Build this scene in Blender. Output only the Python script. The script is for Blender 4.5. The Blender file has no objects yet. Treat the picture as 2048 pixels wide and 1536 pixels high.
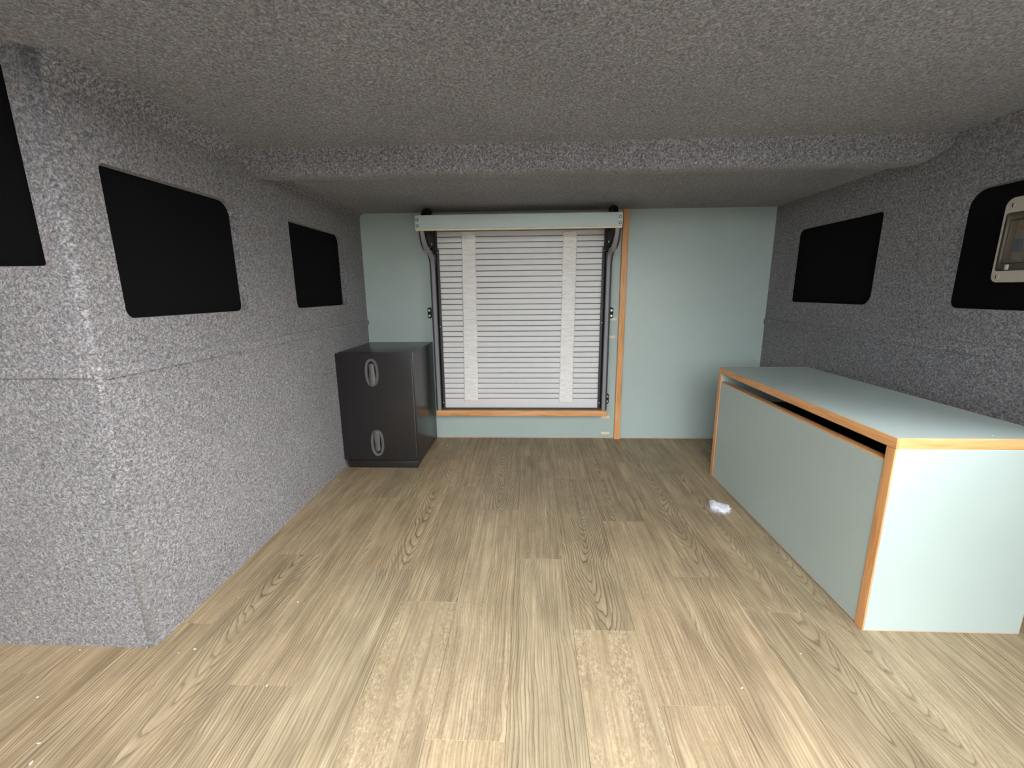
import bpy, bmesh, math, random
from mathutils import Vector, Matrix, noise
from mathutils.geometry import tessellate_polygon
random.seed(7)
SC = bpy.context.scene
COL = SC.collection

# ------------------------------------------------------------------ camera
H = 0.52
F_PX = 864.23
def setup_camera(pitch=12.1235, yaw=-2.4868, roll=-0.5487):
    p, y, r = (math.radians(a) for a in (pitch, yaw, roll))
    fw = Vector((math.sin(y)*math.cos(p), math.cos(y)*math.cos(p), -math.sin(p)))
    ri = Vector((math.cos(y), -math.sin(y), 0)); up = ri.cross(fw)
    r2 = math.cos(r)*ri + math.sin(r)*up
    u2 = -math.sin(r)*ri + math.cos(r)*up
    cd = bpy.data.cameras.new('camera'); cam = bpy.data.objects.new('camera', cd)
    COL.objects.link(cam)
    m = Matrix((r2, u2, -fw)).transposed().to_4x4(); m.translation = (0, 0, H)
    cam.matrix_world = m
    cd.sensor_fit = 'HORIZONTAL'; cd.sensor_width = 36; cd.lens = F_PX/2048*36
    cd.clip_start = 0.01
    SC.camera = cam
setup_camera()

# ------------------------------------------------------------------ world and exposure
W = bpy.data.worlds.new('overcast_sky'); SC.world = W; W.use_nodes = True
bg = W.node_tree.nodes['Background']
bg.inputs[0].default_value = (0.93, 0.97, 1.0, 1); bg.inputs[1].default_value = 3.7
SC.view_settings.view_transform = 'Standard'; SC.view_settings.look = 'None'
SC.view_settings.gamma = 1; SC.view_settings.use_curve_mapping = False
SC.view_settings.exposure = 1.27

# low hazy sun, shining in through the open side of the rear bay on the right
def setup_sun(azim=60, elev=17, strength=2.1, angle=34):
    ld = bpy.data.lights.new('hazy_sun', 'SUN'); ld.energy = strength; ld.angle = math.radians(angle)
    ld.color = (1.0, .96, .90)
    lo = bpy.data.objects.new('hazy_sun', ld); COL.objects.link(lo)
    a, e = math.radians(azim), math.radians(elev)
    d = Vector((math.sin(a)*math.cos(e), -math.cos(a)*math.cos(e), math.sin(e)))
    lo.rotation_euler = d.to_track_quat('Z', 'Y').to_euler(); lo.location = d*6
setup_sun()

# ------------------------------------------------------------------ dimensions (metres)
D = 1.4911; XL = -0.5644; XR = 0.7834; YN = 0.5296
ZC = 0.7963; ZB = 0.7747; YR = 0.908
XO = 0.86                     # half width of the wider rear bay
YO = -0.10                    # rear door opening
YRF = 0.20                    # rear edge of the roof, out of view and placed to suit the light

# ------------------------------------------------------------------ material helpers
class NT:
    def __init__(s, name):
        s.m = bpy.data.materials.new(name); s.m.use_nodes = True
        s.t = s.m.node_tree; s.b = s.t.nodes['Principled BSDF']
    def n(s, typ, **kw):
        nd = s.t.nodes.new(typ)
        for k, v in kw.items(): setattr(nd, k, v)
        return nd
    def l(s, a, b): s.t.links.new(a, b)
    def math(s, op, a, b=None, c=None):
        nd = s.n('ShaderNodeMath', operation=op)
        for i, v in enumerate((a, b, c)):
            if v is None: continue
            if isinstance(v, (int, float)): nd.inputs[i].default_value = v
            else: s.l(v, nd.inputs[i])
        return nd.outputs[0]
    def noise(s, vec, scale, detail=2, rough=.5, dist=0):
        nd = s.n('ShaderNodeTexNoise'); nd.inputs['Scale'].default_value = scale
        nd.inputs['Detail'].default_value = detail; nd.inputs['Roughness'].default_value = rough
        nd.inputs['Distortion'].default_value = dist
        if vec is not None: s.l(vec, nd.inputs['Vector'])
        return nd.outputs[0]
    def mapping(s, vec, scale=(1, 1, 1), loc=(0, 0, 0), rot=(0, 0, 0)):
        nd = s.n('ShaderNodeMapping'); s.l(vec, nd.inputs[0])
        nd.inputs[1].default_value = loc; nd.inputs[2].default_value = rot; nd.inputs[3].default_value = scale
        return nd.outputs[0]
    def ramp(s, fac, stops, interp='LINEAR'):
        nd = s.n('ShaderNodeValToRGB'); s.l(fac, nd.inputs[0]); r = nd.color_ramp; r.interpolation = interp
        while len(r.elements) < len(stops): r.elements.new(0.5)
        for e, (p, c) in zip(r.elements, stops):
            e.position = p; e.color = (*c, 1) if len(c) == 3 else c
        return nd.outputs[0]
    def mix(s, fac, a, b, mode='MIX'):
        nd = s.n('ShaderNodeMix', data_type='RGBA', blend_type=mode)
        for sock, v in ((nd.inputs[0], fac), (nd.inputs[6], a), (nd.inputs[7], b)):
            if isinstance(v, (int, float)): sock.default_value = v
            elif isinstance(v, tuple): sock.default_value = (*v, 1)
            else: s.l(v, sock)
        return nd.outputs[2]
    def bump(s, h, strength, dist):
        nd = s.n('ShaderNodeBump'); nd.inputs['Strength'].default_value = strength
        nd.inputs['Distance'].default_value = dist; s.l(h, nd.inputs['Height'])
        s.l(nd.outputs[0], s.b.inputs['Normal'])
    def setc(s, c):
        if isinstance(c, tuple): s.b.inputs['Base Color'].default_value = (*c, 1)
        else: s.l(c, s.b.inputs['Base Color'])
    def p(s, **kw):
        for k, v in kw.items(): s.b.inputs[k.replace('_', ' ')].default_value = v

def gray(v): return (v, v, v)

def mat_felt(name, dark, mid, light, tint):
    t = NT(name); co = t.n('ShaderNodeTexCoord').outputs['Object']
    w = t.n('ShaderNodeTexNoise'); w.inputs['Scale'].default_value = 90; t.l(co, w.inputs['Vector'])
    wv = t.n('ShaderNodeVectorMath', operation='SCALE'); t.l(w.outputs[1], wv.inputs[0]); wv.inputs[3].default_value = .012
    va = t.n('ShaderNodeVectorMath', operation='ADD'); t.l(co, va.inputs[0]); t.l(wv.outputs[0], va.inputs[1])
    a = t.noise(t.mapping(va.outputs[0], (1, .75, .9), rot=(.5, .3, .4)), 290, 3, .68)
    b = t.noise(t.mapping(va.outputs[0], (.5, 1, .8), rot=(.2, .8, .1)), 560, 2, .6)
    c = t.noise(co, 6, 2)
    f = t.math('ADD', t.math('MULTIPLY', a, .62), t.math('MULTIPLY', b, .38))
    col = t.ramp(f, [(.37, dark), (.49, mid), (.63, light)])
    hue = t.ramp(t.noise(co, 160, 1), [(.35, tint[0]), (.65, tint[1])])
    col = t.mix(1, col, hue, 'MULTIPLY')
    big = t.ramp(c, [(.3, gray(.92)), (.7, gray(1.06))])
    t.setc(t.mix(1, col, big, 'MULTIPLY'))
    t.p(Roughness=1, Specular_IOR_Level=.08, Sheen_Weight=.25, Sheen_Roughness=.6)
    t.bump(f, .75, .0035)
    return t.m

def mat_plain(name, c, rough=.5, spec=.5, metal=0, mott=.03, scale=30, bump=0, bscale=400):
    t = NT(name); co = t.n('ShaderNodeTexCoord').outputs['Object']
    k = t.ramp(t.noise(co, scale, 4, .6), [(.3, gray(1-mott)), (.7, gray(1+mott))])
    t.setc(t.mix(1, c, k, 'MULTIPLY'))
    t.p(Roughness=rough, Specular_IOR_Level=spec, Metallic=metal)
    if bump: t.bump(t.noise(co, bscale, 2), bump, .001)
    return t.m

def mat_beech(name, axis):
    t = NT(name); co = t.n('ShaderNodeTexCoord').outputs['Object']
    sc = [420, 420, 420]; sc[axis] = 26
    a = t.noise(t.mapping(co, tuple(sc)), 1, 3, .6)
    sc2 = [90, 90, 90]; sc2[axis] = 9
    b = t.noise(t.mapping(co, tuple(sc2)), 1, 2, .5)
    f = t.math('ADD', t.math('MULTIPLY', a, .5), t.math('MULTIPLY', b, .5))
    t.setc(t.ramp(f, [(.32, (.60, .275, .098)), (.5, (.79, .39, .155)), (.68, (.89, .49, .225))]))
    t.p(Roughness=.42, Specular_IOR_Level=.4)
    return t.m

def mat_floor():
    # colour channels of the plank object: R = random seed, G = centre of the figure, B = fleck amount
    t = NT('oak_vinyl'); oi = t.n('ShaderNodeObjectInfo')
    sp = t.n('ShaderNodeSeparateColor'); t.l(oi.outputs['Color'], sp.inputs[0])
    seed, cen, fleck = sp.outputs[0], sp.outputs[1], sp.outputs[2]
    pos = t.n('ShaderNodeNewGeometry').outputs['Position']
    lx = t.n('ShaderNodeSeparateXYZ'); t.l(t.n('ShaderNodeTexCoord').outputs['Object'], lx.inputs[0])
    px = t.n('ShaderNodeSeparateXYZ'); t.l(pos, px.inputs[0])
    off = t.n('ShaderNodeCombineXYZ')
    t.l(t.math('MULTIPLY', seed, 53.0), off.inputs[0]); t.l(t.math('MULTIPLY', seed, 31.0), off.inputs[1])
    t.l(t.math('MULTIPLY', seed, 17.0), off.inputs[2])
    va = t.n('ShaderNodeVectorMath', operation='ADD'); t.l(pos, va.inputs[0]); t.l(off.outputs[0], va.inputs[1])
    v = va.outputs[0]
    # flat-sawn figure: parabolic growth-ring contours around a centre line
    x0 = t.math('MULTIPLY', t.math('SUBTRACT', cen, .5), .22)
    wob = t.math('MULTIPLY', t.math('SUBTRACT', t.noise(t.mapping(v, (4, 5, 1)), 1, 1, .5), .5), .045)
    dx = t.math('ADD', t.math('SUBTRACT', lx.outputs[0], x0), wob)
    par = t.math('MULTIPLY', t.math('SQRT', t.math('ADD', t.math('MULTIPLY', dx, dx), .00011)), 215)
    flat = t.math('MAXIMUM', t.math('SUBTRACT', 1.0, t.math('MULTIPLY', t.math('ABSOLUTE', t.math('SUBTRACT', cen, .5)), 2.6)), .04)
    yy = t.math('MULTIPLY', t.math('MULTIPLY', px.outputs[1], -36), flat)
    n1 = t.math('MULTIPLY', t.noise(t.mapping(v, (20, 5, 1)), 1, 2, .45), 7)
    n2 = t.math('MULTIPLY', t.noise(t.mapping(v, (110, 22, 1)), 1, 2, .5), .8)
    val = t.math('ADD', t.math('ADD', par, yy), t.math('ADD', n1, n2))
    fr = t.math('FRACT', val)
    line = t.ramp(fr, [(0, gray(0)), (.07, gray(.1)), (.20, gray(.72)), (.6, gray(1)), (.93, gray(.9)), (1, gray(.15))])
    # line strength varies over the surface
    ls = t.ramp(t.noise(t.mapping(v, (22, 3, 1)), 1, 2, .5), [(.34, gray(.30)), (.58, gray(.95))])
    ls = t.math('MULTIPLY', ls, t.math('SUBTRACT', 1.0, t.math('MULTIPLY', fleck, .8)))
    fib = t.noise(t.mapping(v, (520, 12, 1)), 1, 3, .6)
    fib2 = t.noise(t.mapping(v, (190, 5, 1)), 1, 2, .5)
    blot = t.noise(t.mapping(v, (26, 9, 1)), 1, 3, .6)
    base = t.ramp(t.math('ADD', t.math('MULTIPLY', fib, .45), t.math('MULTIPLY', fib2, .55)),
                  [(.32, (.265, .194, .116)), (.5, (.415, .325, .209)), (.66, (.52, .427, .292))])
    base = t.mix(1, base, t.ramp(blot, [(.3, gray(.74)), (.68, gray(1.12))]), 'MULTIPLY')
    base = t.mix(t.math('MULTIPLY', t.math('SUBTRACT', 1.0, line), ls), base, (.135, .097, .057))
    # silver fleck on quarter-sawn boards
    fl = t.noise(t.mapping(v, (420, 170, 1)), 1, 3, .65, .6)
    flc = t.ramp(fl, [(.36, (.235, .176, .107)), (.52, (.43, .338, .220)), (.64, (.60, .50, .352))])
    fm = t.math('MULTIPLY', fleck, t.ramp(t.noise(t.mapping(v, (40, 7, 1)), 1, 2), [(.38, gray(.1)), (.60, gray(.65))]))
    base = t.mix(fm, base, flc)
    tone = t.ramp(seed, [(0, (.90, .885, .85)), (.35, (1.0, .97, .92)), (.65, (1.05, 1.0, .95)), (1, (.95, .955, .93))])
    t.setc(t.mix(1, base, tone, 'MULTIPLY'))
    t.p(Roughness=.5, Specular_IOR_Level=.35)
    t.bump(t.math('ADD', t.math('MULTIPLY', fib, .6), t.math('MULTIPLY', line, .5)), .25, .0006)
    return t.m

def mat_tape():
    t = NT('silver_tape'); co = t.n('ShaderNodeTexCoord').outputs['Object']
    a = t.noise(t.mapping(co, (40, 40, 190)), 1, 3, .6)
    t.setc(t.ramp(a, [(.3, (.84, .83, .79)), (.6, (.98, .97, .93))]))
    t.p(Roughness=.4, Specular_IOR_Level=.5)
    t.bump(t.noise(t.mapping(co, (45, 45, 260)), 1, 3, .6), .9, .003)
    return t.m

def mat_fluff():
    t = NT('white_fluff')
    t.setc((.70, .70, .77)); t.p(Roughness=1, Specular_IOR_Level=.1, Subsurface_Weight=.35, Sheen_Weight=.4)
    t.b.inputs['Subsurface Radius'].default_value = (.01, .01, .01)
    co = t.n('ShaderNodeTexCoord').outputs['Object']
    t.bump(t.noise(co, 260, 3, .7), .8, .002)
    return t.m

def mat_smoked():
    t = NT('smoked_clear_plastic')
    t.setc((.62, .58, .52)); t.p(Roughness=.08, Transmission_Weight=.92, IOR=1.15, Specular_IOR_Level=.4)
    return t.m

M = dict(
    felt=mat_felt('grey_felt', (.070, .068, .071), (.172, .167, .170), (.385, .378, .380), ((1.02, .97, .96), (.94, .98, 1.06))),
    lam=mat_plain('pale_green_laminate', (.475, .565, .535), .42, .45, mott=.02, scale=9, bump=.06, bscale=900),
    beech_x=mat_beech('beech_edge_x', 0), beech_y=mat_beech('beech_edge_y', 1), beech_z=mat_beech('beech_edge_z', 2),
    pale=mat_plain('pale_edge_line', (.62, .46, .38), .5, .4, mott=.08, scale=60),
    ply=mat_plain('pale_birch_ply', (.86, .76, .54), .6, .3, mott=.1, scale=80),
    blk=mat_plain('black_laminate', (.0185, .017, .0172), .27, .5, mott=.06, scale=14),
    blkedge=mat_plain('black_edge_band', (.05, .046, .046), .35, .5, mott=.05, scale=40),
    latch=mat_plain('grey_latch_plastic', (.105, .10, .10), .42, .5, mott=.06, scale=200),
    hole=mat_plain('latch_well', (.008, .008, .008), .7, .2),
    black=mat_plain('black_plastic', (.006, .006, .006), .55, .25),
    groove=mat_plain('groove_rubber', (.006, .006, .006), .8, .2),
    rail=mat_plain('anthracite_rail', (.27, .262, .28), .42, .5, mott=.05, scale=20),
    raild=mat_plain('dark_rail_flange', (.045, .045, .047), .5, .4, mott=.05, scale=20),
    slat=mat_plain('grey_shutter_slat', (.78, .775, .775), .42, .45, mott=.03, scale=12),
    screw=mat_plain('zinc_screw', (.62, .62, .60), .35, .5, metal=.6),
    pane=mat_plain('black_window_backing', (.0035, .0034, .0042), .85, .12, mott=.2, scale=500),
    box=mat_plain('cream_enclosure', (.38, .345, .29), .45, .4),
    brk=mat_plain('breaker_body', (.36, .32, .26), .5, .4),
    blue=mat_plain('blue_toggle', (.02, .12, .36), .4, .5), orange=mat_plain('rust_marking', (.55, .20, .05), .5, .4),
    dk=mat_plain('dark_gasket', (.03, .03, .03), .5, .4),
    tape=mat_tape(), fluff=mat_fluff(), smoked=mat_smoked(), floor=mat_floor(),
    sub=mat_plain('floor_substrate', (.10, .075, .05), .8, .2),
    crumb=mat_plain('white_crumb', (.85, .84, .80), .8, .2),
    ground=mat_plain('grey_concrete', (.45, .44, .42), .9, .2, mott=.12, scale=2),
    shell=mat_plain('added_wall_grey', (.40, .39, .37), .5, .4),
)

# ------------------------------------------------------------------ mesh helpers
def link(name, me, mat=None, parent=None):
    o = bpy.data.objects.new(name, me); COL.objects.link(o)
    if mat is not None and me is not None: me.materials.append(M[mat] if isinstance(mat, str) else mat)
    if parent is not None: o.parent = parent
    return o
def from_bm(name, bm, mat, parent=None, smooth=None):
    me = bpy.data.meshes.new(name); bm.normal_update(); bm.to_mesh(me); bm.free()
    if smooth is not None:
        me.shade_smooth(); me.set_sharp_from_angle(angle=math.radians(smooth))
    return link(name, me, mat, parent)
def empty(name, loc=(0, 0, 0)):
    o = bpy.data.objects.new(name, None); COL.objects.link(o); o.location = loc
    o.empty_display_size = .05
    return o
def tag(o, label=None, cat=None, group=None, kind=None):
    if label: o['label'] = label
    if cat: o['category'] = cat
    if group: o['group'] = group
    if kind: o['kind'] = kind
    return o
def add_box(bm, x0, x1, y0, y1, z0, z1, bev=0, seg=1):
    r = bmesh.ops.create_cube(bm, size=1)
    for v in r['verts']:
        v.co = Vector(((x0+x1)/2+v.co.x*(x1-x0), (y0+y1)/2+v.co.y*(y1-y0), (z0+z1)/2+v.co.z*(z1-z0)))
    if bev:
        es = list({e for v in r['verts'] for e in v.link_edges})
        bmesh.ops.bevel(bm, geom=es, offset=bev, segments=seg, affect='EDGES', profile=.6)
def box(name, x0, x1, y0, y1, z0, z1, mat, parent=None, bev=.0008, seg=2):
    """box in world coordinates; with a parent Empty the mesh is stored relative to it"""
    bm = bmesh.new(); add_box(bm, x0, x1, y0, y1, z0, z1, bev, seg)
    return rel(from_bm(name, bm, mat, None, 35), parent)
def wloc(o):
    p = Vector((0, 0, 0))
    while o is not None: p += o.location; o = o.parent
    return p
def rel(o, parent):
    """parent o while keeping its world placement (no rotations in use)"""
    if parent is not None:
        o.parent = parent; o.location = o.location - wloc(parent)
    return o
def cyl(name, c, axis, r, h, mat, parent=None, seg=20, bev=0, r2=None):
    bm = bmesh.new()
    bmesh.ops.create_cone(bm, cap_ends=True, segments=seg, radius1=r, radius2=r if r2 is None else r2, depth=h)
    if bev:
        es = [e for e in bm.edges if len(e.link_faces) == 2 and any(len(f.verts) > 4 for f in e.link_faces)]
        bmesh.ops.bevel(bm, geom=es, offset=bev, segments=2, affect='EDGES')
    q = Vector((0, 0, 1)).rotation_difference(Vector(axis)).to_matrix().to_4x4(); q.translation = Vector(c)
    bm.transform(q)
    return rel(from_bm(name, bm, mat, None, 40), parent)
def rrect(a0, a1, b0, b1, rad, seg=6):
    """rounded rectangle in 2-D, radii for (a0b0, a1b0, a1b1, a0b1)"""
    pts = []
    for (ca, cb, sa, sb, st), r in zip(((a0, b0, 1, 1, 180), (a1, b0, -1, 1, 270), (a1, b1, -1, -1, 0), (a0, b1, 1, -1, 90)), rad):
        for i in range(seg+1):
            an = math.radians(st+90*i/seg)
            pts.append((ca+sa*r+r*math.cos(an), cb+sb*r+r*math.sin(an)))
    return pts
def add_panel(bm, outer, holes, fn, want):
    """flat polygon with holes; fn maps 2-D to 3-D; want = direction the face looks"""
    loops = [outer]+holes
    flat = [p for l in loops for p in l]
    vs = [bm.verts.new(fn(*p)) for p in flat]
    for tri in tessellate_polygon([[Vector((p[0], p[1], 0)) for p in l] for l in loops]):
        try: f = bm.faces.new([vs[i] for i in tri])
        except ValueError: continue
        f.normal_update()
        if f.normal.dot(Vector(want)) < 0: f.normal_flip()
        f.material_index = 0; f.tag = True
def prism(name, pts, fn, thick_dir, mat, parent=None, bev=0, smooth=35):
    """extruded 2-D outline"""
    bm = bmesh.new(); d = Vector(thick_dir)
    a = [bm.verts.new(fn(*p)) for p in pts]; b = [bm.verts.new(Vector(fn(*p))+d) for p in pts]
    bm.faces.new(a); bm.faces.new(b[::-1]); n = len(pts)
    for i in range(n): bm.faces.new((a[i], b[i], b[(i+1) % n], a[(i+1) % n]))
    bmesh.ops.recalc_face_normals(bm, faces=bm.faces)
    if bev:
        es = [e for e in bm.edges if any(len(f.verts) > 4 for f in e.link_faces)]
        bmesh.ops.bevel(bm, geom=es, offset=bev, segments=2, affect='EDGES')
    return rel(from_bm(name, bm, mat, None, smooth), parent)
def sweep(name, path, w, d, xc, mat, parent=None):
    """rectangular bar of width w (X) and depth d swept along a YZ path"""
    bm = bmesh.new(); rows = []
    for i, (y, z) in enumerate(path):
        p0 = path[max(i-1, 0)]; p1 = path[min(i+1, len(path)-1)]
        t = Vector((0, p1[0]-p0[0], p1[1]-p0[1])).normalized(); n = Vector((0, -t.z, t.y))
        c = Vector((xc, y, z)); ch = .0015
        prof = [(-w/2, -d/2), (w/2, -d/2), (w/2, d/2-ch), (w/2-ch, d/2), (-w/2+ch, d/2), (-w/2, d/2-ch)]
        rows.append([bm.verts.new(c+Vector((a, 0, 0))+n*b) for a, b in prof])
    k = len(rows[0])
    for r0, r1 in zip(rows, rows[1:]):
        for i in range(k): bm.faces.new((r0[i], r0[(i+1) % k], r1[(i+1) % k], r1[i]))
    bm.faces.new(rows[0]); bm.faces.new(rows[-1][::-1])
    bmesh.ops.recalc_face_normals(bm, faces=bm.faces)
    return rel(from_bm(name, bm, mat, None, 30), parent)
def solidify(o, t):
    m = o.modifiers.new('thickness', 'SOLIDIFY'); m.thickness = t; m.offset = -1; m.use_even_offset = True
    m.use_quality_normals = True

# ------------------------------------------------------------------ ground, and unseen walls added to shape the daylight
def shell(name, boxes, mat):
    bm = bmesh.new()
    for q in boxes: add_box(bm, *q)
    return tag(from_bm(name, bm, mat), kind='structure')
WX0, WX1, WY0, WY1, WZ0, WZ1 = -3.4, 2.4, -3.8, 3.6, -0.9, 5.5
GAP_R = (-2.6, 1.2, .62)         # light gap in the added rear wall: x from, x to, top of the low wall in it
GAP_S = (-3.0, 0.7, 0.80)         # light gap in the added right wall: y from, y to, top of the wall in it
T_ = .12
shell('ground', [(-30, 30, -30, 20, WZ0-.1, WZ0)], 'ground')
shell('added_wall_rear', [(WX0, GAP_R[0], WY0-T_, WY0, WZ0, WZ1), (GAP_R[1], WX1, WY0-T_, WY0, WZ0, WZ1), (GAP_R[0], GAP_R[1], WY0-T_, WY0, WZ0, GAP_R[2])], 'shell')
shell('added_wall_right', [(WX1, WX1+T_, WY0, GAP_S[0], WZ0, WZ1), (WX1, WX1+T_, GAP_S[1], WY1, WZ0, WZ1), (WX1, WX1+T_, GAP_S[0], GAP_S[1], WZ0, GAP_S[2])], 'shell')
shell('added_wall_left', [(WX0-T_, WX0, WY0, WY1, WZ0, WZ1)], 'shell')
shell('added_wall_front', [(WX0, WX1, WY1, WY1+T_, WZ0, WZ1)], 'shell')

# ------------------------------------------------------------------ floor with planks
bm = bmesh.new(); add_box(bm, -XO-.02, XO+.02, YO, D+.03, -.03, -.004)
floor = tag(from_bm('floor', bm, 'sub'), kind='structure')
PW = .0965
bm = bmesh.new()
g = .00012
x, yh, ch = PW/2-g, .5, .0003
top = [bm.verts.new(v) for v in ((-x+ch, -yh+.0006, 0), (x-ch, -yh+.0006, 0), (x-ch, yh-.0006, 0), (-x+ch, yh-.0006, 0))]
mid = [bm.verts.new(v) for v in ((-x, -yh, -.0003), (x, -yh, -.0003), (x, yh, -.0003), (-x, yh, -.0003))]
low = [bm.verts.new(v) for v in ((-x, -yh, -.004), (x, -yh, -.004), (x, yh, -.004), (-x, yh, -.004))]
bm.faces.new(top)
for u, v in ((top, mid), (mid, low)):
    for i in range(4): bm.faces.new((u[i], v[i], v[(i+1) % 4], u[(i+1) % 4]))
bm.faces.new(low[::-1])
bmesh.ops.recalc_face_normals(bm, faces=bm.faces)
plank_me = bpy.data.meshes.new('plank'); bm.to_mesh(plank_me); bm.free()
plank_me.materials.append(M['floor'])
ENDS = {0: [1.314, .767], 1: [1.138, .585], 2: [.916, .462], 3: [1.269, .72], 4: [1.18, .633], -1: [.962, .409],
        -2: [1.087, .641], -3: [1.28, .728], -4: [1.02, .473], -5: [1.32, .769], -6: [1.13, .58]}
# figure centre and fleck per board, as seen (column, index from the back)
LOOK = {(1, 1): (.50, 0), (0, 0): (.85, 0), (-1, 0): (.46, 0), (2, 0): (.42, 0), (1, 2): (.9, 1.0), (-2, 2): (.1, .9),
        (0, 2): (.95, .15), (3, 1): (.62, 0), (4, 1): (.55, 0), (-3, 1): (.62, 0), (4, 2): (.6, 0), (-1, 1): (.97, .35),
        (-5, 2): (.5, 0), (-4, 1): (.9, .3), (2, 1): (.05, .35), (0, 1): (.93, .3), (3, 2): (.95, .1), (-2, 1): (.2, .2)}
for k in range(-9, 9):
    x0 = -.0295+k*PW
    ends = ENDS.get(k) or [1.2-.17*(k % 3), .65-.17*(k % 3)]
    ys = [D+.03]+[e for e in ends if e < D]
    while ys[-1]-.55 > YO+.03: ys.append(ys[-1]-.55)
    ys.append(YO)
    for i, (ya, yb) in enumerate(zip(ys, ys[1:])):
        xa, xb = max(x0, -XO-.02), min(x0+PW, XO+.02)
        if xb-xa < .01: continue
        o = bpy.data.objects.new('plank', plank_me); COL.objects.link(o); o.parent = floor
        o.location = ((xa+xb)/2, (ya+yb)/2, 0); o.scale = ((xb-xa)/PW, ya-yb, 1)
        c, fl = LOOK.get((k, i), (random.choice((random.uniform(.0, .2), random.uniform(.4, .6), random.uniform(.8, 1))), random.choice((0, 0, .3))))
        o.color = (random.random(), c, fl, 1)

# ------------------------------------------------------------------ walls
RC = .010
def yx(X): return lambda y, z: (X, y, z)
L1 = rrect(.589, .8587, .4868, .6909, (.014, .012, .026, .010))
L2 = rrect(1.042, 1.3387, .4838, .6878, (.014, .010, .022, .006))
R1 = rrect(1.0491, 1.3785, .4805, .6881, (.026, .008, .020, .012))
R2 = rrect(.585, .8706, .4813, .6882, (.014, .014, .030, .014))
N0 = rrect(-.80, -.5985, .5561, .784, (.01, .004, .006, .01))
def side_wall(name, X, s, holes, near_holes):
    """s = +1: the wall on the left, looking towards +X"""
    bm = bmesh.new()
    zt = ZC+.012
    add_panel(bm, [(YN+RC, 0), (D+.02, 0), (D+.02, zt), (YN+RC, zt)], holes, yx(X), (s, 0, 0))
    xn = X-s*RC
    add_panel(bm, [(xn, 0), (-s*XO, 0), (-s*XO, zt), (xn, zt)], near_holes, lambda a, z: (a, YN, z), (0, -1, 0))
    prev = None
    n = 8
    for i in range(n+1):
        a = math.pi/2*i/n
        p = (X-s*RC+s*RC*math.cos(a), YN+RC-RC*math.sin(a))
        cur = [bm.verts.new((p[0], p[1], z)) for z in (0, zt)]
        if prev:
            f = bm.faces.new((prev[0], cur[0], cur[1], prev[1])); f.normal_update()
            if f.normal.dot(Vector((s, -1, 0))) < 0: f.normal_flip()
        prev = cur
    bmesh.ops.remove_doubles(bm, verts=bm.verts, dist=1e-5)
    flags = [len(f.verts) == 4 for f in bm.faces]
    o = from_bm(name, bm, 'felt', None)
    o.data.polygons.foreach_set('use_smooth', flags)
    solidify(o, .016)
    return tag(o, kind='structure')
wl = side_wall('wall_left', XL, 1, [L1, L2], [N0])
wr = side_wall('wall_right', XR, -1, [R1, R2], [])
for nm, sx in (('wall_left_rear', -1),):
    bm = bmesh.new(); add_box(bm, sx*XO, sx*(XO+.02), YO, YN+.0, 0, ZC+.01)
    tag(from_bm(nm, bm, 'felt'), kind='structure')
bm = bmesh.new(); add_box(bm, XO, XO+.02, YO, YN, 0, .45)
tag(from_bm('light_block_right', bm, 'felt'), kind='structure')  # unseen low board, added to keep side light off bench end and floor
for nm, xa, xb in (('light_block_rear_left', -XO, -.46), ('light_block_rear_right', .64, XO)):  # unseen posts, added to cut the light from behind
    bm = bmesh.new(); add_box(bm, xa, xb, YO-.03, YO, 0, ZC+.01)
    tag(from_bm(nm, bm, 'felt'), kind='structure')
# raised felt seam band
def seam(parent, pts):
    for (x0, x1, y0, y1, z0, z1) in pts:
        bm = bmesh.new(); add_box(bm, x0, x1, y0, y1, z0, z1, .0012, 2)
        o = from_bm('felt_seam', bm, 'felt', None, 40); o.parent = parent
seam(wl, [(XL-.002, XL+.0048, YN+RC, D, .4105, .4255), (-XO, XL-RC, YN-.0034, YN+.002, .414, .4285)])
seam(wr, [(XR-.0034, XR+.002, YN+RC, D, .4035, .4225)])
# black window backings
def window(name, pts, fn, d):
    o = prism(name, pts, fn, d, 'pane'); tag(o, kind='structure'); return o
def grow(p, g):
    ca = sum(a for a, b in p)/len(p); cb = sum(b for a, b in p)/len(p)
    return [(a+g*(1 if a > ca else -1), b+g*(1 if b > cb else -1)) for a, b in p]
window('window_1', grow(L1, .012), lambda y, z: (XL-.0165, y, z), (-.004, 0, 0))
window('window_2', grow(L2, .012), lambda y, z: (XL-.0165, y, z), (-.004, 0, 0))
window('window_3', grow(R1, .012), lambda y, z: (XR+.0165, y, z), (.004, 0, 0))
window('window_4', grow(R2, .012), lambda y, z: (XR+.0165, y, z), (.004, 0, 0))
window('window_5', [(-.812, .544), (-.587, .544), (-.587, .796), (-.812, .796)], lambda x, z: (x, YN+.0165, z), (0, .004, 0))

# back wall: carrier with two laminate boards
XT0, XT1 = .2978, .3176
bm = bmesh.new(); add_box(bm, XL-.016, XR+.016, D+.010, D+.03, 0, ZC+.01)
wb = tag(from_bm('wall_back', bm, 'lam'), kind='structure')
for (x0, x1) in ((XL-.002, XT0+.002), (XT1-.002, XR+.002)):
    o = box('panel', x0, x1, D, D+.010, .0035, ZB+.01, 'lam', None, .0008); o.parent = wb
    e = box('edge_strip', x0, x1, D-.0003, D+.010, 0, .0034, 'pale', None, .0004); e.parent = o
tag(box('trim_1', XT0, XT1, D-.012, D+.002, 0, ZB-.001, 'beech_z', None, .002, 3), kind='structure')

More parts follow.
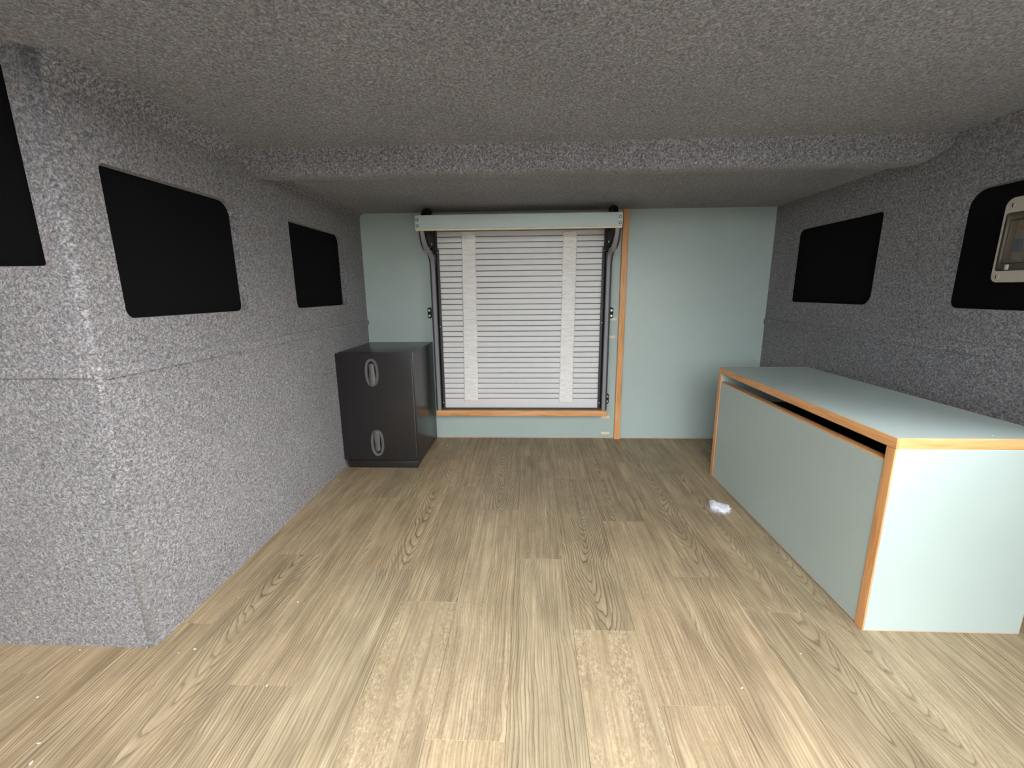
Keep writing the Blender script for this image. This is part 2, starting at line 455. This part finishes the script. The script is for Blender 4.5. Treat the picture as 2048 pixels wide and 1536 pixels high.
# ceiling
bm = bmesh.new(); add_box(bm, -XO-.02, XO+.02, YRF, YR+.03, ZC, ZC+.03)
add_box(bm, -XO-.02, -.46, YO-.03, YRF, ZC, ZC+.03); add_box(bm, .60, XO+.02, YO-.03, YRF, ZC, ZC+.03)  # unseen roof strips, added to shade the sides of the rear bay
ceil = tag(from_bm('ceiling', bm, 'felt'), kind='structure')
bm = bmesh.new(); add_box(bm, XL-.02, XR+.02, YR+.03, D+.03, ZB, ZC+.03)
o = from_bm('ceiling_front', bm, 'felt'); tag(o, kind='structure')
# rounded rib across the ceiling
def rib():
    prof = [(YR-.010, ZC+.001), (YR-.004, ZC-.004), (YR, ZC-.012), (YR+.002, ZC-.032)]
    for i in range(9):
        a = math.pi+math.pi/2*i/8
        prof.append((YR+.018+.015*math.cos(a), ZC-.034+.013*math.sin(a)))
    prof += [(YR+.034, ZC-.0475), (YR+.046, ZC-.0455)]
    for i in range(1, 5):
        a = -math.pi/2+math.pi/2*i/4
        prof.append((YR+.050+.008*math.cos(a), ZC-.0375+.008*math.sin(a)))
    prof += [(YR+.060, ZB-.001)]
    prof = [(y, min(z, ZC+.001)) for y, z in prof]
    bm = bmesh.new(); rows = []
    N = 40
    st = [XL-.001+(XR-XL+.002)*i/N for i in range(N+1)]+[XR-.035, XR-.018]
    for x in sorted(st):
        k = 1-.55*max(0, min(1, (x-(XR-.045))/.045))**1.3
        k *= 1-.12*max(0, min(1, (XL+.03-x)/.03))
        w = .0012*math.sin(x*23)+.0008*math.sin(x*61+1)
        rows.append([bm.verts.new((x, y, ZC-(ZC-z)*k+(w if z < ZC-.02 else 0))) for y, z in prof])
    for a, b in zip(rows, rows[1:]):
        for i in range(len(prof)-1): bm.faces.new((a[i], a[i+1], b[i+1], b[i]))
    bmesh.ops.recalc_face_normals(bm, faces=bm.faces)
    bm.normal_update()
    if sum((f.normal.z for f in bm.faces)) > 0: bmesh.ops.reverse_faces(bm, faces=bm.faces)
    o = from_bm('ceiling_rib', bm, 'felt', None, 60); o.parent = ceil
rib()
# soft cove between ceiling and the wall on the left
def cove(y0, y1, zt, r):
    bm = bmesh.new(); rows = []
    for y in (y0, y1):
        row = []
        for i in range(9):
            a = math.pi/2*i/8
            row.append(bm.verts.new((XL+r-r*math.cos(a), y, zt-r+r*math.sin(a))))
        rows.append(row)
    for i in range(8): bm.faces.new((rows[0][i], rows[0][i+1], rows[1][i+1], rows[1][i]))
    cc = [bm.verts.new((XL, y, zt)) for y in (y0, y1)]
    for row, q in zip(rows, cc):
        bm.faces.new(row+[q])
    for f in bm.faces:
        f.normal_update()
        if f.normal.dot(Vector((1, 0, -1))) < 0: f.normal_flip()
        f.smooth = len(f.verts) == 4
    o = from_bm('felt_cove', bm, 'felt', None); o.parent = ceil
cove(YN+RC, YR+.01, ZC, .028)
cove(YR+.05, D, ZB, .016)

# ------------------------------------------------------------------ storage bench
BX, BXB, BY0, BY1, BZ, BT = .5136, .7460, .5968, 1.1809, .3130, .2973
b = empty('storage_bench', ((BX+BXB)/2, (BY0+BY1)/2, 0))
tag(b, 'low pale green storage bench with beech edging and open slot above its drawer front', 'bench')
e = .0022
top = box('bench_top', BX+e, BXB-.0012, BY0+e, BY1-.0012, BT, BZ, 'lam', b, .0004, 1)
def band(x0, x1, y0, y1, z0, z1, m, par, bev=.0012):
    return box('edge_band', x0, x1, y0, y1, z0, z1, m, par, bev, 3)
band(BX, BX+e, BY0, BY1, BT, BZ+.0002, 'beech_y', top)
band(BX+e, BXB, BY0, BY0+e, BT, BZ+.0002, 'beech_x', top)
band(BX+e, BXB, BY1-.0012, BY1, BT, BZ+.0002, 'pale', top, .0003)
band(BXB-.0012, BXB, BY0+e, BY1-.0012, BT, BZ+.0002, 'pale', top, .0003)
TP = .0165
for (ya, yb, first) in ((BY0, BY0+TP, True), (BY1-TP, BY1, False)):
    p = box('end_panel', BX+e, BXB-.0012, ya, yb, .0018, BT, 'lam', b, .0004, 1)
    band(BX, BX+e, ya, yb, 0, BT, 'beech_z', p)
    band(BX+e, BXB, ya+.0002, yb-.0002, 0, .0018, 'pale', p, .0003)
    band(BXB-.0012, BXB, ya+.0002, yb-.0002, .0018, BT, 'pale', p, .0003)
dr = box('drawer_front', BX+.0015, BX+.0165, BY0+TP+.0012, BY1-TP-.0012, .0035, .2738, 'lam', b, .0005, 1)
band(BX+.0015, BX+.0165, BY0+TP+.0012, BY1-TP-.0012, .2738, .2760, 'beech_y', dr, .0008)
band(BX+.0015, BX+.0165, BY0+TP+.0012, BY1-TP-.0012, .0012, .0035, 'pale', dr, .0004)
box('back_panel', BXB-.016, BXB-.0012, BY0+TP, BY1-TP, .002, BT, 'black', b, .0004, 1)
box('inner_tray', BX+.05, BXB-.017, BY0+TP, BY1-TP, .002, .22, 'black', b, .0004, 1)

# ------------------------------------------------------------------ black cabinet
CX0, CX1, CY, CZ = XL+.0015, -.3400, 1.213, .3500
c = empty('black_cabinet', ((CX0+CX1)/2, (CY+D)/2, 0))
tag(c, 'small glossy black cabinet with two oval latches standing against the felt wall', 'cabinet')
box('cabinet_body', CX0+.003, CX1, CY+.017, D-.001, .002, CZ-.0015, 'blk', c, .0006)
box('cabinet_top', CX0+.002, CX1+.0003, CY+.0165, D-.001, CZ-.0015, CZ, 'blk', c, .0004)
box('plinth', CX0+.013, CX1+.0005, CY-.001, CY+.017, 0, .0225, 'blk', c, .0006)
dd = box('door', CX0, CX1-.0035, CY-.0005, CY+.0155, .0245, CZ-.001, 'blk', c, .0012, 3)
ed = box('edge_band', CX1-.0035, CX1-.0024, CY, CY+.0150, .0245, CZ-.001, 'blkedge', dd, .0004)
def egg(w, h, n=32, p=2.35):
    pts = []
    for i in range(n):
        a = 2*math.pi*i/n; cs, sn = math.cos(a), math.sin(a)
        pts.append((w*math.copysign(abs(cs)**(2/p), cs), h*math.copysign(abs(sn)**(2/p), sn)))
    return pts
def latch(xc, zc, up):
    s = 1 if up else -1
    # bezel ring
    bm = bmesh.new(); yf = CY-.0005
    rings = [(.0204, .0416, 0), (.0200, .0412, -.0030), (.0182, .0394, -.0046), (.0138, .0346, -.0042), (.0118, .0325, -.0015), (.0115, .0320, .0)]
    rows = [[bm.verts.new((xc+x, yf+y, zc+z)) for x, z in egg(w, h)] for w, h, y in rings]
    for r0, r1 in zip(rows, rows[1:]):
        n = len(r0)
        for i in range(n): bm.faces.new((r0[i], r0[(i+1) % n], r1[(i+1) % n], r1[i]))
    bmesh.ops.recalc_face_normals(bm, faces=bm.faces)
    if bm.faces and sum(f.normal.y for f in bm.faces) > 0: bmesh.ops.reverse_faces(bm, faces=bm.faces)
    bz = rel(from_bm('latch', bm, 'latch', None, 45), c)
    bz['label'] = 'grey oval push latch'
    prism('latch_well', [(xc+x, zc+z) for x, z in egg(.0117, .0322)], lambda x, z: (x, yf-.0006, z), (0, .0005, 0), 'hole', bz)
    # lever: paddle with a narrow round neck and a ridged wide end
    bm = bmesh.new(); rows = []
    N = 26
    for i in range(N+1):
        u = i/N; z = zc+s*(.027-.066*u)
        w = .0082+.0042*max(0, (u-.35)/.65)**1.2
        if u < .1: w *= math.sqrt(max(.06, 1-((.1-u)/.1)**2))
        if u > .88: w *= math.sqrt(max(.05, 1-((u-.88)/.12)**2))
        h = .0028+.0030*u
        if .62 < u < .95: h += .0011*(.5+.5*math.sin((u-.62)*2*math.pi/.085))
        row = []
        for j in range(9):
            v = -1+2*j/8
            row.append(bm.verts.new((xc+w*v+.0012*s*u, yf-.0012-h*max(0, 1-abs(v)**3.0), z)))
        rows.append(row)
    for r0, r1 in zip(rows, rows[1:]):
        for i in range(8): bm.faces.new((r0[i], r0[i+1], r1[i+1], r1[i]))
    bmesh.ops.recalc_face_normals(bm, faces=bm.faces)
    if sum(f.normal.y for f in bm.faces) > 0: bmesh.ops.reverse_faces(bm, faces=bm.faces)
    lv = rel(from_bm('lever', bm, 'latch', None, 60), bz)
latch(-.4590, .2932, True)
latch(-.4580, .0790, False)

# ------------------------------------------------------------------ roller shutter
RLX, RRX = -.3275, .2610            # outer sides of the two rails
SY = 1.468                          # face of the slats
sh = empty('roller_shutter', ((RLX+RRX)/2, D, .115))
tag(sh, 'pale grey roller shutter with dark side rails on the green back wall', 'shutter')
SX0, SX1 = -.3125, .2375
pitch = .01806; ztop = .7125
bm = bmesh.new()
x, hh = (SX1-SX0)/2, pitch/2-.0010
prof = [(.006, -hh), (.0014, -hh), (.0003, -hh+.0012), (0, -hh*.2), (.0004, hh-.0014), (.0016, hh), (.006, hh)]
ra = [bm.verts.new((-x, y, z)) for y, z in prof]; rb = [bm.verts.new((x, y, z)) for y, z in prof]
for i in range(len(prof)): bm.faces.new((ra[i], ra[(i+1) % len(prof)], rb[(i+1) % len(prof)], rb[i]))
bm.faces.new(ra); bm.faces.new(rb[::-1]); bmesh.ops.recalc_face_normals(bm, faces=bm.faces)
sl = bpy.data.meshes.new('slat'); bm.to_mesh(sl); bm.free(); sl.materials.append(M['slat'])
for i in range(-1, 31):
    o = bpy.data.objects.new('slat', sl); COL.objects.link(o)
    o.location = ((SX0+SX1)/2, SY, ztop-(i+.5)*pitch); rel(o, sh)
zb = ztop-31*pitch
box('bottom_slat', SX0, SX1, SY-.001, SY+.007, .1195, zb-.001, 'slat', sh, .001)
box('bottom_seal', SX0-.012, SX1+.012, SY-.010, SY+.010, .1150, .1190, 'raild', sh, .0005)
box('slat_backing', SX0, SX1, SY+.0062, SY+.0085, .120, .725, 'raild', sh, .0004)
CCY, CCZ, CR = 1.395, .7125, .072
for s, X in ((1, RLX), (-1, RRX)):
    # s=+1: rail on the left, shutter lies towards +X
    path = [(1.452, .115), (1.452, .35), (1.452, .585), (1.4505, .602), (1.445, .617), (1.434, .630), (1.419, .638), (1.404, .6405)]
    for i in range(0, 13):
        a = math.radians(-95-7.6*i)
        path.append((CCY+CR*math.cos(a), CCZ+CR*math.sin(a)))
    r = sweep('rail', path, .0115, .014, X+s*.0102, 'rail', sh)
    # darker outer flange, follows the same curve a little further back
    path2 = [(1.4595, .115), (1.4595, .35), (1.4595, .588), (1.457, .608), (1.449, .624), (1.436, .636), (1.420, .644), (1.404, .6465)]
    for i in range(0, 13):
        a = math.radians(-95-7.6*i)
        path2.append((CCY+(CR-.006)*math.cos(a), CCZ+(CR-.006)*math.sin(a)))
    sweep('rail_flange', path2, .0072, .008, X+s*.0012, 'raild', r)
    box('rail_base', *sorted((X-s*.002, X+s*.016)), 1.4625, D, .115, .60, 'raild', r, .0005)
    box('rail_groove', *sorted((X+s*.016, X+s*.0215)), 1.463, 1.475, .115, .655, 'groove', r, .0004)
    box('guide_strip', *sorted((X+s*.0215, X+s*.0285)), 1.4575, 1.466, .115, .655, 'raild', r, .0006)
    # spiral end cap
    pts = [(CCY+.076*math.cos(a), CCZ+.056*math.sin(a)) for a in (2*math.pi*i/36 for i in range(36))]
    ec = prism('end_cap', pts, lambda y, z, q=X+s*.0065: (q, y, z), (s*.014, 0, 0), 'black', sh, .0012)
    box('end_cap_arm', *sorted((X+s*.0072, X+s*.0235)), 1.425, 1.470, .640, .715, 'black', ec, .004, 3)
    cyl('hub', (X+s*.0215, CCY, CCZ), (1, 0, 0), .018, .006, 'black', ec, 24, .001)
    for (yy, zz) in ((1.392, .6650), (1.448, .6640)):
        cyl('screw', (X+s*.021, yy, zz), (1, 0, 0), .0032, .004, 'screw', ec, 12, .0005)
    for zz in (.645, .405 if s > 0 else .415, .140):
        cyl('screw', (X+s*.0235, 1.4572, zz), (0, 1, 0), .0018, .002, 'screw', r, 10)
    # mounting brackets at the side of the rail
    for zz, cxk in (((.4495, -.3452),) if s > 0 else ((.4450, .2728), (.1470, .2690))):
        bp = [(cxk+a, zz+bb) for a, bb in rrect(-.0068, .0068, -.0185, .0185, (.0058,)*4, 5)]
        bk = prism('bracket', bp, lambda a, z: (a, D-.0035, z), (0, .0035, 0), 'black', sh, .0006)
        for dz in (-.0095, .0085):
            cyl('screw', (cxk-s*.0004, D-.0042, zz+dz), (0, 1, 0), .0040, .002, 'screw', bk, 14, .0006)
# roll of slats behind the header
cyl('slat_roll', ((SX0+SX1)/2, CCY+.03, CCZ+.030), (1, 0, 0), .018, SX1-SX0+.03, 'slat', sh, 28)
# header board carried by the end caps
HB0, HB1 = -.3345, .2625
hbm = bmesh.new(); add_box(hbm, HB0, HB1, 1.3085, 1.3195, .6985, .7365, .0012, 2)
hb = rel(from_bm('header_board', hbm, 'lam', None, 35), sh)
box('edge_band', HB0+.001, HB1-.001, 1.3088, 1.3195, .6945, .6984, 'ply', hb, .0012, 2)
for sx in (HB0+.007, HB1-.007):
    for sz in (.7075, .7245):
        q = cyl('screw', (sx, 1.3076, sz), (0, 1, 0), .0024, .0016, 'screw', hb, 14, .0004)
        cyl('washer', (sx, 1.3081, sz), (0, 1, 0), .0042, .0008, 'raild', q, 16)
# sill of beech with small brackets below
si = tag(box('trim_2', RLX-.001, RRX+.001, SY-.026, D, .0955, .1148, 'beech_x', None, .003, 3), kind='structure')
for xx in (-.2806, -.0281, .2175):
    bp = [(xx+a, .0902+bb) for a, bb in rrect(-.0125, .0125, -.0050, .0052, (.0045, .0045, .001, .001), 4)]
    k = prism('bracket', bp, lambda a, z: (a, D-.0032, z), (0, .0032, 0), 'black', None, .0005); k.parent = si
    for dx in (-.006, .006):
        q = cyl('screw', (xx+dx, D-.0036, .0905), (0, 1, 0), .0022, .0016, 'screw', None, 10); q.parent = k
# pocket screw holes in the board
for (xx, zz, ln) in ((.2775, .4246, .020), (.2790, .3636, .019), (.2660, .0791, .030), (.2680, .0194, .030)):
    pts = [(xx+a, zz+bb) for a, bb in rrect(-ln/2, ln/2, -.0046, .0046, (.0034, .0012, .0012, .0034), 5)]
    k = prism('pocket_hole', pts, lambda a, z: (a, D-.0010, z), (0, .0010, 0), 'ply', None, .0006)
    k.parent = wb
    q = cyl('screw', (xx+ln/2+.0036, D-.0012, zz), (0, 1, 0), .0024, .0018, 'screw', None, 12, .0005); q.parent = k

# ------------------------------------------------------------------ tape strips on the shutter
def tape(xt0, xt1, xb0, xb1, z1, z0, label, sd):
    rnd = random.Random(sd); bm = bmesh.new(); rows = []
    NZ, NX = 220, 14
    for i in range(NZ+1):
        u = i/NZ; z = z1+(z0-z1)*u
        e0 = .0010*noise.noise((u*9, sd, 0))+.0004*noise.noise((u*60, sd, 3)); e1 = .0011*noise.noise((u*8, sd, 5))
        xa = xt0+(xb0-xt0)*u+e0; xb = xt1+(xb1-xt1)*u+e1
        row = []
        for j in range(NX+1):
            v = j/NX
            ph = ((ztop-z)/pitch) % 1
            dip = .0009*max(0, 1-min(ph, 1-ph)/.12)
            w = .0013*noise.noise((v*1.6+sd, z*110, 1))+.0009*noise.noise((v*3, z*260, sd))
            ra = .0022*max(0, (.03-u)/.03)*noise.noise((v*9, sd, 8))
            row.append(bm.verts.new((xa+(xb-xa)*v, SY-.0031+dip+w, z+ra+.0006*noise.noise((v*6, u*4, sd)))))
        rows.append(row)
    for a, b_ in zip(rows, rows[1:]):
        for j in range(NX): bm.faces.new((a[j], b_[j], b_[j+1], a[j+1]))
    bmesh.ops.recalc_face_normals(bm, faces=bm.faces)
    if sum(f.normal.y for f in bm.faces) > 0: bmesh.ops.reverse_faces(bm, faces=bm.faces)
    o = from_bm('tape_strip', bm, 'tape', None, 180)
    m = o.modifiers.new('thickness', 'SOLIDIFY'); m.thickness = .0003; m.offset = -1
    return tag(o, label, 'tape', 'silver tape strips on the shutter')
k = SY/1.4611
tape(-.222*k, -.1768*k, -.2307*k, -.1814*k, .7105, .1430, 'crinkled silver tape strip down the shutter on the side of the black cabinet', 2)
tape(.1047*k, .1495*k, .0992*k, .1461*k, .7065, .1400, 'crinkled silver tape strip down the shutter on the side of the beech upright', 5)

# ------------------------------------------------------------------ breaker box on the black window backing
BFX = .745; BY_, BYN = .7520, .6000; BZ0, BZ1 = .5265, .6540
en = empty('breaker_box', (XR+.0165, (BY_+BYN)/2, BZ0))
tag(en, 'cream plastic breaker box with clear smoked cover on black window backing', 'electrical box')
ob = rrect(BYN, BY_, BZ0, BZ1, (.010, .010, .013, .013), 6)
wn = rrect(BYN+.010, BY_-.004, BZ0+.0175, BZ1-.0225, (.004,)*4, 4)
bm = bmesh.new()
add_panel(bm, ob, [wn], lambda y, z: (BFX, y, z), (-1, 0, 0))
def skirt(lp, xa, xb, inward):
    a = [bm.verts.new((xa, y, z)) for y, z in lp]; b_ = [bm.verts.new((xb, y, z)) for y, z in lp]; n = len(lp)
    for i in range(n): bm.faces.new((a[i], a[(i+1) % n], b_[(i+1) % n], b_[i]))
skirt(ob, BFX, XR+.0163, False); skirt(wn, BFX, BFX+.022, True)
bmesh.ops.remove_doubles(bm, verts=bm.verts, dist=1e-5)
rel(from_bm('box_body', bm, 'box', None, 35), en)
rel(prism('back_plate', wn, lambda y, z: (BFX+.022, y, z), (.002, 0, 0), 'brk', None), en)
gy0, gy1, gz0, gz1 = BYN+.010, BY_-.004, BZ0+.0175, BZ1-.0225
# dark frame of the cover
fr_in = rrect(gy0+.006, gy1-.005, gz0+.012, gz1-.010, (.003,)*4, 4)
bm = bmesh.new(); add_panel(bm, rrect(gy0, gy1, gz0, gz1, (.004,)*4, 4), [fr_in], lambda y, z: (BFX-.0005, y, z), (-1, 0, 0))
cf = rel(from_bm('cover_frame', bm, 'smoked', None, 35), en)
mo = cf.modifiers.new('thickness', 'SOLIDIFY'); mo.thickness = .004; mo.offset = -1
rel(prism('cover', grow(fr_in, .001), lambda y, z: (BFX+.0030, y, z), (.0018, 0, 0), 'smoked', None), en)
box('gasket', BFX+.006, BFX+.010, gy0+.001, gy1-.001, gz1-.012, gz1-.0095, 'dk', en, .0004)
box('gasket', BFX+.006, BFX+.010, gy0+.001, gy1-.001, gz0+.009, gz0+.0115, 'dk', en, .0004)
box('gasket', BFX-.0008, BFX+.004, gy0+.002, gy1-.001, gz0+.001, gz0+.0035, 'dk', en, .0004)
yy = gy1-.0095
for i, tm in enumerate(('blue', 'blue', 'black', 'black')):
    br = box('breaker', BFX+.010, BFX+.022, yy-.0172, yy, gz0+.013, gz1-.014, 'brk', en, .0012)
    box('toggle', BFX+.0055, BFX+.0105, yy-.0135, yy-.0045, gz0+.028, gz0+.048, tm, br, .0012)
    box('marking', BFX+.0094, BFX+.0100, yy-.0135, yy-.0040, gz1-.026, gz1-.021, 'orange', br, .0001, 1)
    yy -= .0176
for (yy, zz) in ((BY_-.0085, BZ0+.0085), (BY_-.0105, BZ1-.0115), (BYN+.0085, BZ0+.0085), (BYN+.0105, BZ1-.0115)):
    q = cyl('corner_screw', (BFX-.0003, yy, zz), (1, 0, 0), .0042, .0012, 'box', en, 16, .0003)
    box('screw_slot', BFX-.0012, BFX-.0007, yy-.0007, yy+.0007, zz-.0030, zz+.0030, 'dk', q, .0001, 1)
box('hinge_clip', BFX-.0035, BFX+.001, gy1-.020, gy1-.0165, gz0+.0015, gz0+.0095, 'box', en, .0006)

# ------------------------------------------------------------------ tuft of white fluff on the floor
def fluff():
    bm = bmesh.new()
    bmesh.ops.create_icosphere(bm, subdivisions=5, radius=1)
    for v in bm.verts:
        d = v.co.normalized()
        r = 1+.30*noise.noise(d*1.6+Vector((3, 1, 2)))+.16*noise.noise(d*4.2)+.07*noise.noise(d*11)
        hgt = .011*(1-.25*d.x)
        # thin trailing lobe towards the back
        v.co = Vector((d.x*r*.021, d.y*r*.022, max(0, (d.z*r+.75)*hgt)))
        if d.y > .1 and d.x > -.3: v.co.z *= max(.15, 1-1.2*(d.y-.1))
    o = from_bm('fluff_tuft', bm, 'fluff', None, 180)
    o.location = (.4545, .975, .0002)
    # loose fibres
    bm = bmesh.new(); rnd = random.Random(4)
    for i in range(900):
        a = rnd.uniform(0, 2*math.pi); rr = math.sqrt(rnd.random())
        p = Vector((.023*rr*math.cos(a), .024*rr*math.sin(a), rnd.uniform(.0005, .010*(1-.6*rr))))
        q = Vector((rnd.gauss(0, 1), rnd.gauss(0, 1), rnd.gauss(0, .5))).normalized()
        last = None
        for s_ in range(6):
            side = q.orthogonal().normalized()*.00011
            cur = (bm.verts.new(p+side), bm.verts.new(p-side))
            if last: bm.faces.new((last[0], last[1], cur[1], cur[0]))
            last = cur
            p = p+q*.0022; p.z = max(.0003, p.z)
            q = (q+.5*Vector((rnd.gauss(0, 1), rnd.gauss(0, 1), rnd.gauss(0, .6)))).normalized()
            if (p.xy.length > .026): q = (q-.8*Vector((p.x, p.y, 0)).normalized()).normalized()
    f = from_bm('loose_fibres', bm, 'fluff', None); f.parent = o; f['kind'] = 'stuff'
    tag(o, 'small tuft of white fluff lying on the wood-look floor beside the bench', 'fluff')
fluff()

# ------------------------------------------------------------------ crumbs
bm = bmesh.new(); bmesh.ops.create_icosphere(bm, subdivisions=2, radius=.0012)
for v in bm.verts: v.co *= 1+.45*noise.noise(v.co*900); v.co.z *= .6
lo = min(v.co.z for v in bm.verts)
for v in bm.verts: v.co.z -= lo
cm = bpy.data.meshes.new('crumb'); bm.to_mesh(cm); bm.free(); cm.materials.append(M['crumb'])
CR_ = [(-.652, .4455), (-.5833, .3883), (-.5675, .3666), (-.5018, .5287), (-.3994, .6317), (-.2711, .9686), (.4867, 1.3402),
       (-.674, .5214), (-.5215, .5216), (-.3568, .4722), (.3932, .5489), (.2813, .4894), (-.2865, 1.4066), (-.2302, 1.4025), (-.4109, 1.0045)]
for i, (x, y) in enumerate(CR_):
    o = bpy.data.objects.new('crumb', cm); COL.objects.link(o)
    s = random.uniform(.7, 1.25); o.location = (x, y, 0); o.scale = (s*random.uniform(.6, 1), s*random.uniform(1, 1.9), s)
    o.rotation_euler.z = random.uniform(0, 3)
    lab = 'tiny white crumb lying out on the open wood-look floor'
    if i in (0, 7): lab = 'tiny white crumb on the floor in front of the felt corner panel'
    if i in (3, 8): lab = 'tiny white crumb on the floor beside the bottom felt corner'
    if i == 6: lab = 'tiny white crumb on the floor behind the far end of the bench'
    if i in (12, 13): lab = 'tiny white crumb on the floor below the shutter by the back wall'
    if i == 14: lab = 'tiny white crumb on the floor in front of the black cabinet'
    tag(o, lab, 'crumb', 'white crumbs scattered on the floor')
o = bpy.data.objects.new('crumb', cm); COL.objects.link(o); o.location = (.655, .6115, BZ); o.scale = (1.1, 1.1, .8)
tag(o, 'tiny white crumb lying on top of the pale green bench', 'crumb')
